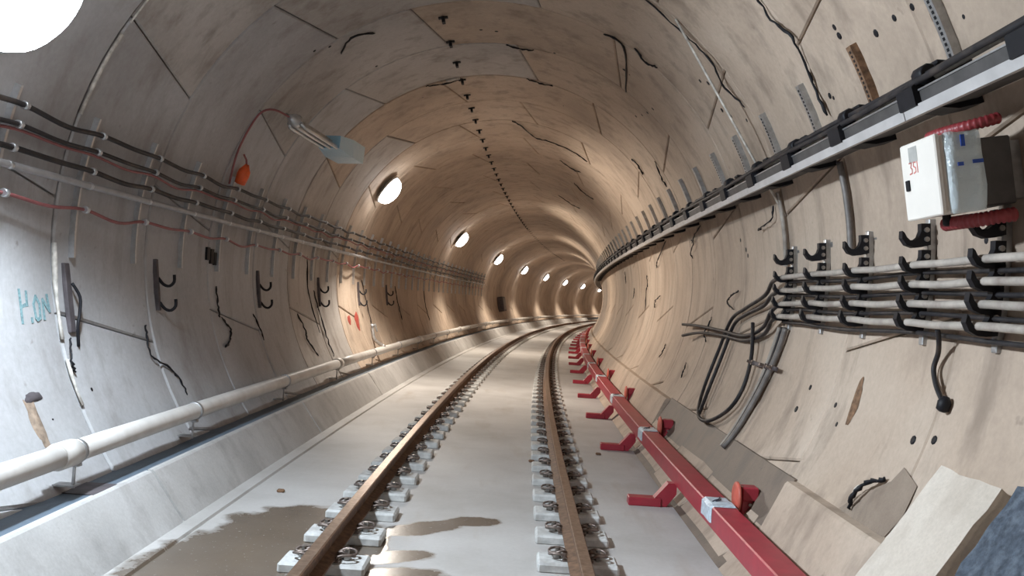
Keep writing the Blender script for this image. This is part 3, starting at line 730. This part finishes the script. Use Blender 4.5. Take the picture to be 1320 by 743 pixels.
def bag(m):
    rows = [(BX0-.004, .012), (BX0+.02, .032), (-.08, .045), (.0, .040), (.07, .045), (BX1-.03, .032), (BX1+.004, .012)]
    cols = [BZ1-.012, BZ1-.022, .355, .32, .285, BZ0+.01, BZ0-.003]; V = []
    for i, (x_, d_) in enumerate(rows):
        for j, z_ in enumerate(cols):
            e = d_*(1 if 0 < j < 6 else .25)+rnd.uniform(-.008, .008); V.append((x_+rnd.uniform(-.006, .006), BY0-e, z_))
    n_ = len(cols); m.add(V, [(i*n_+k, i*n_+k+1, (i+1)*n_+k+1, (i+1)*n_+k) for i in range(6) for k in range(6)], True)
    b0 = [(x_, BY0-.004, z_) for x_, _ in rows for z_ in cols]
    m.add(b0, [(i*n_+k, (i+1)*n_+k, (i+1)*n_+k+1, i*n_+k+1) for i in range(6) for k in range(6)], True)
bg = cpart('plastic_bag', bag, M['bag'], None, 'crumpled clear plastic bag')
for tb in (((.125, BY0-.046, .325), (.05, .004, .018)), ((.03, BY0-.052, .272), (.016, .004, .045)), ((.025, BY0-.050, .345), (.016, .004, .024))):
    cpart('tape_strip', lambda m: m.box(*tb), M['tape'], bg, 'blue tape strip')
cpart('back_box', lambda m: m.box((-.01, .02, .15), (.30, .24, .168), .006), M['panel_dark'])
cpart('mount_plate', lambda m: m.box((-.01, .04, .035), (.26, .20, .07), .004), M['galv'])
cpart('cable_gland', lambda m: m.lathe([(.018, 0), (.02, -.04), (.012, -.05)], 10, Matrix.Translation((BX0-.0, .06, .30)) @ Matrix.Rotation(math.pi/2, 4, 'Y')), M['black'])
def corrugated(name, pts, r, label):
    P = spline(pts, 8); L_ = [0]
    for a, b in zip(P[:-1], P[1:]): L_.append(L_[-1]+(b-a).length)
    N = int(L_[-1]/.007); Q = []; rs = []
    for i in range(N+1):
        d_ = L_[-1]*i/N; j = max(k for k in range(len(L_)) if L_[k] <= d_+1e-9); j = min(j, len(P)-2)
        f_ = (d_-L_[j])/max(1e-9, L_[j+1]-L_[j]); Q.append(P[j].lerp(P[j+1], f_)); rs.append(r*(1 if i % 3 else .8))
    mb = MB(); mb.tube(Q, rs, 12); o = mb.build(name, M['corr'], at=Matrix.Translation(Q[0])); return tag(o, label, 'conduit', 'red corrugated conduits by the cabinet')
c_ = lambda x, y, z: CB @ Vector((x, y, z))
corrugated('corrugated_conduit', [c_(.195, .14, .30), c_(.197, .05, .29), c_(.198, -.06, .25), c_(.205, -.12, .18), c_(.215, -.13, .12)], .027, 'red corrugated conduit above the wrapped cabinet')
corrugated('corrugated_conduit', [c_(-.215, .12, .28), c_(-.215, .02, .26), c_(-.215, -.06, .21), c_(-.212, -.11, .15), c_(-.21, -.12, .09)], .033, 'red corrugated conduit below the wrapped cabinet')

# ------------------------------------------------------------ slabs leaning by the right kerb
def lean(name, s0, s1, p0, p1, thick, mat, label, jag=.012, skew=0.0):
    d_ = Vector((p1[0]-p0[0], p1[1]-p0[1])); Ln = d_.length; d_.normalize(); nn = Vector((-d_.y, d_.x))
    mb = MB(); nu, nv = 8, 6; r2 = random.Random(len(label)); T = {}
    for w_ in (0, 1):
        for i in range(nu+1):
            for j in range(nv+1):
                u = Ln*i/nu; s = s0+(s1-s0)*j/nv+skew*u
                e = jag if (i in (0, nu) or j in (0, nv)) else jag*.35
                u += r2.uniform(-e, e); s += r2.uniform(-e, e)*.6; tt = thick*w_+r2.uniform(-e, e)*.35*w_
                T[i, j, w_] = F(s, p0[0]+d_.x*u+nn.x*tt, p0[1]+d_.y*u+nn.y*tt)
    keys = list(T); ix = {k: n for n, k in enumerate(keys)}; fs = []
    for i in range(nu):
        for j in range(nv):
            q = [(i, j), (i+1, j), (i+1, j+1), (i, j+1)]
            fs.append(tuple(ix[a, b, 1] for a, b in q)); fs.append(tuple(ix[a, b, 0] for a, b in reversed(q)))
    rim = [(i, 0) for i in range(nu)]+[(nu, j) for j in range(nv)]+[(i, nv) for i in range(nu, 0, -1)]+[(0, j) for j in range(nv, 0, -1)]
    for a, b in zip(rim, rim[1:]+rim[:1]): fs.append((ix[a+(0,)], ix[b+(0,)], ix[b+(1,)], ix[a+(1,)]))
    mb.add([T[k] for k in keys], fs)
    return tag(mb.build(name, mat, at=frame(s0, *p0)), label, 'slab')
lean('concrete_panel', 3.48, 3.98, (1.665, .385), (2.06, .965), .07, M['panel_light'], 'cream concrete panel leaning on the right lining at the lower right')
lean('rough_slab', 2.60, 3.30, (1.665, .385), (2.07, 1.0), .12, M['slate'], 'dark blue grey rough slab in the bottom right corner', .02)

# ------------------------------------------------------------ crown anchors
mb = MB(); mb.box((0, 0, .008), (.10, .05, .016), .003); anc_a = mb.mesh('plate', M['black'])
mb = MB(); mb.box((0, -.02, .04), (.035, .09, .06), .004); anc_b = mb.mesh('stem', M['black'])
for k in range(-8, 60):
    s = 9.04+.85*k
    L = tag(empty('crown_anchor', wf(s, 101.5, 0)), 'small black anchor in the line along the crown of the tunnel', 'anchor', 'black anchors along the crown')
    place('plate', anc_a, L)
    if s < 35: place('stem', anc_b, L)

# ------------------------------------------------------------ anchor holes in the lining
mb = MB(); mb.lathe([(.020, -.002), (.020, .003), (.012, .004)], 8); hole_me = mb.mesh('anchor_hole', M['black'])
for s, th in [(5.19, 33.24), (5.19, 32.0), (4.79, 29.41), (4.55, 29.57), (5.68, 26.18), (5.64, 25.65), (7.76, 41.14), (7.9, 42.63), (7.88, 35.5), (7.74, 33.37), (7.42, 30.9),
              (11.85, 71.62), (12.4, 71.21), (10.01, 75.65), (10.64, 50.21), (10.12, 48.13), (10.38, 49.01), (9.82, 47.5), (9.36, 58.02), (9.39, 56.4), (4.35, 29.34), (3.99, 25.46),
              (9.59, 89.96), (9.55, 93.59), (9.93, 120.76), (12.34, 116.63), (11.96, 114.22), (6.31, -20.51), (6.21, -16.66), (5.51, -20.42), (4.3, -18.26), (4.5, -18.99),
              (5.41, 206.6), (6.0, 203.9), (7.65, 205.9), (6.55, 198.4), (6.56, 199.7), (9.76, 145.83), (8.53, 130.03), (8.67, 126.92), (8.79, 10.0), (8.61, 7.7), (8.55, 6.4), (5.65, -18.0), (4.17, 3.15)]:
    par = ceiling if 45 <= th <= 135 else (wall_right if th < 45 else wall_left)
    o = place('anchor_hole', hole_me, par); o.matrix_local = wf(s, th, 0) @ Matrix.Scale(rnd.uniform(.7, 1.25), 4)

# ------------------------------------------------------------ loose seals, wires and rusty streaks
def loose(name, pts, r, label, mat='black', group=None, cat='wire'):
    P = spline([WP(s, th, o_) for s, th, o_ in pts], 6); r2 = random.Random(len(label)*31+len(pts)); j = r*.55
    P = [q+Vector((r2.uniform(-j, j), r2.uniform(-j, j), r2.uniform(-j, j))) for q in P]
    mb = MB(); mb.tube(P, [r*r2.uniform(.45, 1.05)*(.55 if i in (0, len(P)-1) else 1) for i in range(len(P))], 6)
    return tag(mb.build(name, M[mat], at=Matrix.Translation(P[0])), label, cat, group)
RS = 'loose dark wires on the right lining'
RLAB = ['dark S shaped wire on the right lining beyond the cable tips', 'curled dark wire just under the tray on the right lining', 'long forked dark wire under the far part of the tray',
        'bent dark wire left of the dusty drop conduit', 'hooked dark wire above the bundled cables on the right', 'dark wire crossing the bare cable tips on the right', 'long thin dark wire far along the right lining',
        'short straight dark wire hanging close under the tray', 'dark curl low on the right lining near the far red brackets', 'dark curl low on the right lining left of the cable loop', 'small far dark wire at mid height on the right lining', 'small far dark wire under the distant tray']
for pts in ([(14.25, -1.3, .02), (14.5, -2.6, .05), (14.6, -3.6, .05), (14.84, -5.5, .02)], [(11.24, 13.7, .02), (11.0, 12.6, .04), (11.3, 10.5, .04), (11.31, 8.8, .02)],
            [(13.23, 16.7, .02), (14.1, 12.7, .03), (14.4, 10.5, .05), (14.69, 9.0, .02)], [(7.46, 14.4, .02), (7.48, 12, .05), (7.85, 11, .06), (7.92, 10.9, .02)],
            [(8.84, -.9, .02), (9.0, -2, .05), (9.15, -3.6, .05), (8.96, -5.1, .02)], [(9.95, -7.2, .02), (10.0, -9.5, .03), (10.0, -11.5, .05), (9.91, -13.4, .02)],
            [(16.16, 7.2, .02), (16.0, 3, .03), (16.06, 1.0, .04), (16.1, -6.6, .02)], [(10.49, 16.6, .02), (10.9, 14.5, .04), (11.2, 12.9, .02)],
            [(12.6, -17, .02), (12.4, -19, .05), (12.7, -21.5, .02)], [(10.6, -20, .02), (10.4, -22, .05), (10.5, -24, .02)], [(18.5, 3, .02), (18.2, 1, .05), (18.6, -2, .02)], [(20.5, 12, .02), (20.2, 9, .05), (20.6, 6, .02)]):
    loose('loose_wire', pts, .011, RLAB.pop(0), group=RS)
LS = 'loose dark seals on the left lining'
LLAB = ['long dark seal trailing to the pipe below the nearest double hook', 'upright dark seal under the sooty plates on the left lining', 'faint curved seal below the upright one on the left lining',
        'short slanting seal under the second double hook', 'long seal trailing to the pipe before the third double hook', 'longest dark seal dropping from the third double hook to the pipe', 'thin straight seal left of the third double hook',
        'dark seal right of the red paint splashes', 'short dark seal at the foot of the narrow dark plate', 'far upright seal under the rack beyond the red splashes', 'farthest upright seal on the left lining']
for pts in ([(7.09, -165.2, .01), (7.03, -163, .03), (7.03, -159.7, .03), (7.31, -157.1, .02), (7.45, -154, .02), (7.48, -151.4, .01)], [(8.83, -172.7, .01), (8.80, -168, .02), (8.79, -165.9, .03)],
            [(8.85, -165.9, .02), (9.05, -163, .02), (8.95, -160.5, .02), (8.75, -159.2, .02)],
            [(9.92, -166.4, .01), (10.0, -162, .03), (10.03, -159.4, .02)], [(11.77, -165.8, .01), (11.9, -161, .03), (11.92, -157.5, .02), (12.2, -152.2, .01)],
            [(12.78, -172.9, .01), (12.85, -168, .03), (12.88, -166.7, .03), (13.0, -158, .02), (13.02, -150.9, .01)], [(12.37, 176.5, .01), (12.45, -172, .02), (12.65, -159.2, .02)],
            [(16.21, -178.5, .01), (16.5, -168, .03), (16.6, -160, .02)], [(5.88, -164.0, .02), (5.80, -161, .03), (5.83, -159, .02)], [(19.8, -177, .01), (20, -168, .02), (20.1, -160, .02)], [(24, -178, .01), (24.1, -168, .02), (24.2, -158, .02)]):
    loose('loose_seal', pts, .012, LLAB.pop(0), group=LS, cat='seal')
CS = 'loose dark seals under the crown'
CLAB = ['long wavy dark seal snaking over the crown right of the anchor line', 'short wavy seal high on the right lining above the tray', 'wavy seal following a ring joint above the tray brackets',
        'dark seal at the upper right near the top edge', 'dark seal crossing the anchor line on the crown', 'far seal on the crown right of the anchors', 'dark seal upper left above the blue wrapped fitting', 'far short seal on the right of the crown',
        'farthest seal on the right of the crown', 'small seal at the ring joint just right of the anchors', 'small seal one ring beyond right of the anchors', 'seal along the slanting joint at the top right']
for pts in ([(14.29, 88.8, .01), (14.5, 86, .03), (15.34, 80.6, .03), (15.3, 74, .04), (15.43, 64.9, .02), (15.6, 58.7, .01)], [(12.67, 44.6, .01), (12.5, 42, .03), (12.72, 38.6, .01)], [(11.5, 38.5, .01), (11.6, 34, .03), (11.71, 30.9, .01)],
            [(8.48, 57.7, .01), (8.6, 54, .03), (8.53, 51.6, .01)], [(11.46, 112, .01), (11.5, 107, .04), (11.48, 101, .02)], [(17, 70, .01), (17.2, 64, .03), (17.1, 60, .01)], [(9.0, 126, .01), (8.7, 122, .03), (8.9, 117, .01)],
            [(19, 62, .01), (19.3, 55, .03), (19.2, 50, .01)], [(22.5, 70, .01), (22.8, 62, .03), (22.7, 56, .01)], [(10.05, 88, .01), (10.1, 85, .02), (10.08, 81, .01)], [(11.45, 83, .01), (11.5, 79, .02), (11.47, 75, .01)], [(8.62, 65, .01), (8.66, 60, .02), (10.0, 55.5, .01)]):
    loose('hanging_seal', pts, .013, CLAB.pop(0), group=CS, cat='seal')
loose('joint_wire', [(7.25, 60, .01), (7.28, 50, .03), (7.2, 43, .05), (7.35, 38, .04), (7.24, 33, .02)], .010, 'thin black wire running along the pale joint above the tray')
loose('joint_wire', [(5.76, 46, .01), (5.82, 40, .03), (5.70, 36, .03), (5.80, 30, .02), (5.78, 24, .02)], .012, 'dark wire along the ring joint over the slotted channels')
loose('dangling_tail', [(4.56, -24.2, .02), (4.66, -25.6, .05), (4.72, -27.4, .05), (4.75, -29.3, .02)], .016, 'dark bent cable stub sticking out above the right kerb', cat='cable')
loose('dangling_tail', [(4.60, -24.9, .03), (4.73, -26.4, .05), (4.78, -28.6, .03)], .008, 'pale thin wire beside the bent stub above the right kerb', 'seal')
# rust patches are scabs standing a little off the concrete
def scab(s, th, lx, ly, mat, label, cat='stain', sq=1.0):
    pw = lambda v: math.copysign(abs(v)**sq, v)
    r2 = random.Random(int(s*1000)); n_ = 32; V = [WP(s, th, .014)]; at_ = wf(s, th, 0)
    ph = [r2.uniform(0, 6.28) for _ in range(3)]
    ee = [1+.13*math.sin(2*6.2832*k/n_+ph[0])+.10*math.sin(3*6.2832*k/n_+ph[1])+.06*math.sin(7*6.2832*k/n_+ph[2]) for k in range(n_)]
    for f_, o_ in ((.6, .013), (1.0, .003)):
        for k in range(n_):
            a = 2*math.pi*k/n_; V.append(WP(s+ly/2*pw(math.sin(a))*ee[k]*f_, th+math.degrees(lx/2*pw(math.cos(a))*ee[k]*f_/R), o_))
    mb = MB(); mb.add(V, [(0, 1+k, 1+(k+1) % n_) for k in range(n_)]+[(1+k, 1+n_+k, 1+n_+(k+1) % n_, 1+(k+1) % n_) for k in range(n_)], True)
    return tag(mb.build('rust_patch' if cat == 'stain' else 'paint_splash', mat, at=at_), label, cat)
scab(5.23, -153.2, .36, .10, M['rust_pale'], 'brown rust streak running down to the pale pipe', sq=.55)
scab(5.29, -156.6, .07, .17, M['plate_dark'], 'dark smudge at the head of the rust streak', sq=.7)
scab(5.36, -16.8, .30, .10, M['rust'], 'dark rusty spindle shaped patch on the right lining')
PP = [(4.89, -29.78), (4.77, -27.22), (4.52, -24.18), (4.46, -22.15), (4.26, -23.42), (4.24, -26.99), (4.29, -29.77), (4.55, -30.28)]
mb = MB(); mb.add([WP(sum(q[0] for q in PP)/len(PP), sum(q[1] for q in PP)/len(PP), .012)]+[WP(q, th, .006) for q, th in PP], [(0, 1+k, 1+(k+1) % len(PP)) for k in range(len(PP))], True)
tag(mb.build('damp_patch', M['damp_wall'], at=wf(4.6, -27.2, 0)), 'dark damp patch around the bent stub above the right kerb', 'stain')
scab(4.20, 27.2, .10, .07, M['rust'], 'small dark knot hole patch beside the slotted channel')
scab(14.9, -162.5, .20, .22, M['redpaint'], 'left red paint splash on the left lining', 'paint mark')
scab(15.5, -162.0, .32, .34, M['redpaint'], 'right red paint splash on the left lining', 'paint mark')
# marker lettering on the left lining
mb = MB()
LET = [[(0, 0), (.0, 1.05)], [(.35, .55), (.36, 1.0)], [(0, .5), (.35, .6)], [(.52, .02), (.52, .14)], [(.75, .15), (.7, .6), (.85, .85), (1.02, .6), (.98, .15), (.82, .08), (.75, .15)],
       [(1.2, .1), (1.22, .75)], [(1.22, .75), (1.55, .35)], [(1.55, .35), (1.48, .9)]]
GM = wf(5.36, -166.8, .0)
strokes(mb, LET, .20, .11, .002, lambda u, v, q: WP(5.38+u*1.05, -166.6-math.degrees(v/R), .003+q))
g_ = mb.build('lettering', M['graffiti'], at=GM); tag(g_, 'teal hand lettering on the left lining near the leaking joint', 'lettering')
# small debris on the slab
for s, x, lab in ((8.9, .26, 'small dark lump on the slab left of the right rail'), (6.9, -1.75, 'small stone on the slab left of the left rail'), (9.6, 1.0, 'small flat stone between the right rail and the red feet')):
    mb = MB(); mb.box((0, 0, .012), (.06, .04, .028), .010); o = place('loose_stone', mb.mesh('loose_stone', M['rust'])); o.matrix_world = frame(s, x, 0); tag(o, lab, 'stone')
bx = tag(empty('wall_box', wf(44.5, -168, 0)), 'far dark equipment box on the left lining', 'box')
mb = MB(); mb.box((0, 0, .15), (.75, 1.1, .3), .02); place('body', mb.mesh('body', M['plate_dark']), bx)
mb = MB(); mb.box((0, 0, .31), (.6, .9, .02), .006); place('door', mb.mesh('door', M['galv_dark']), bx)
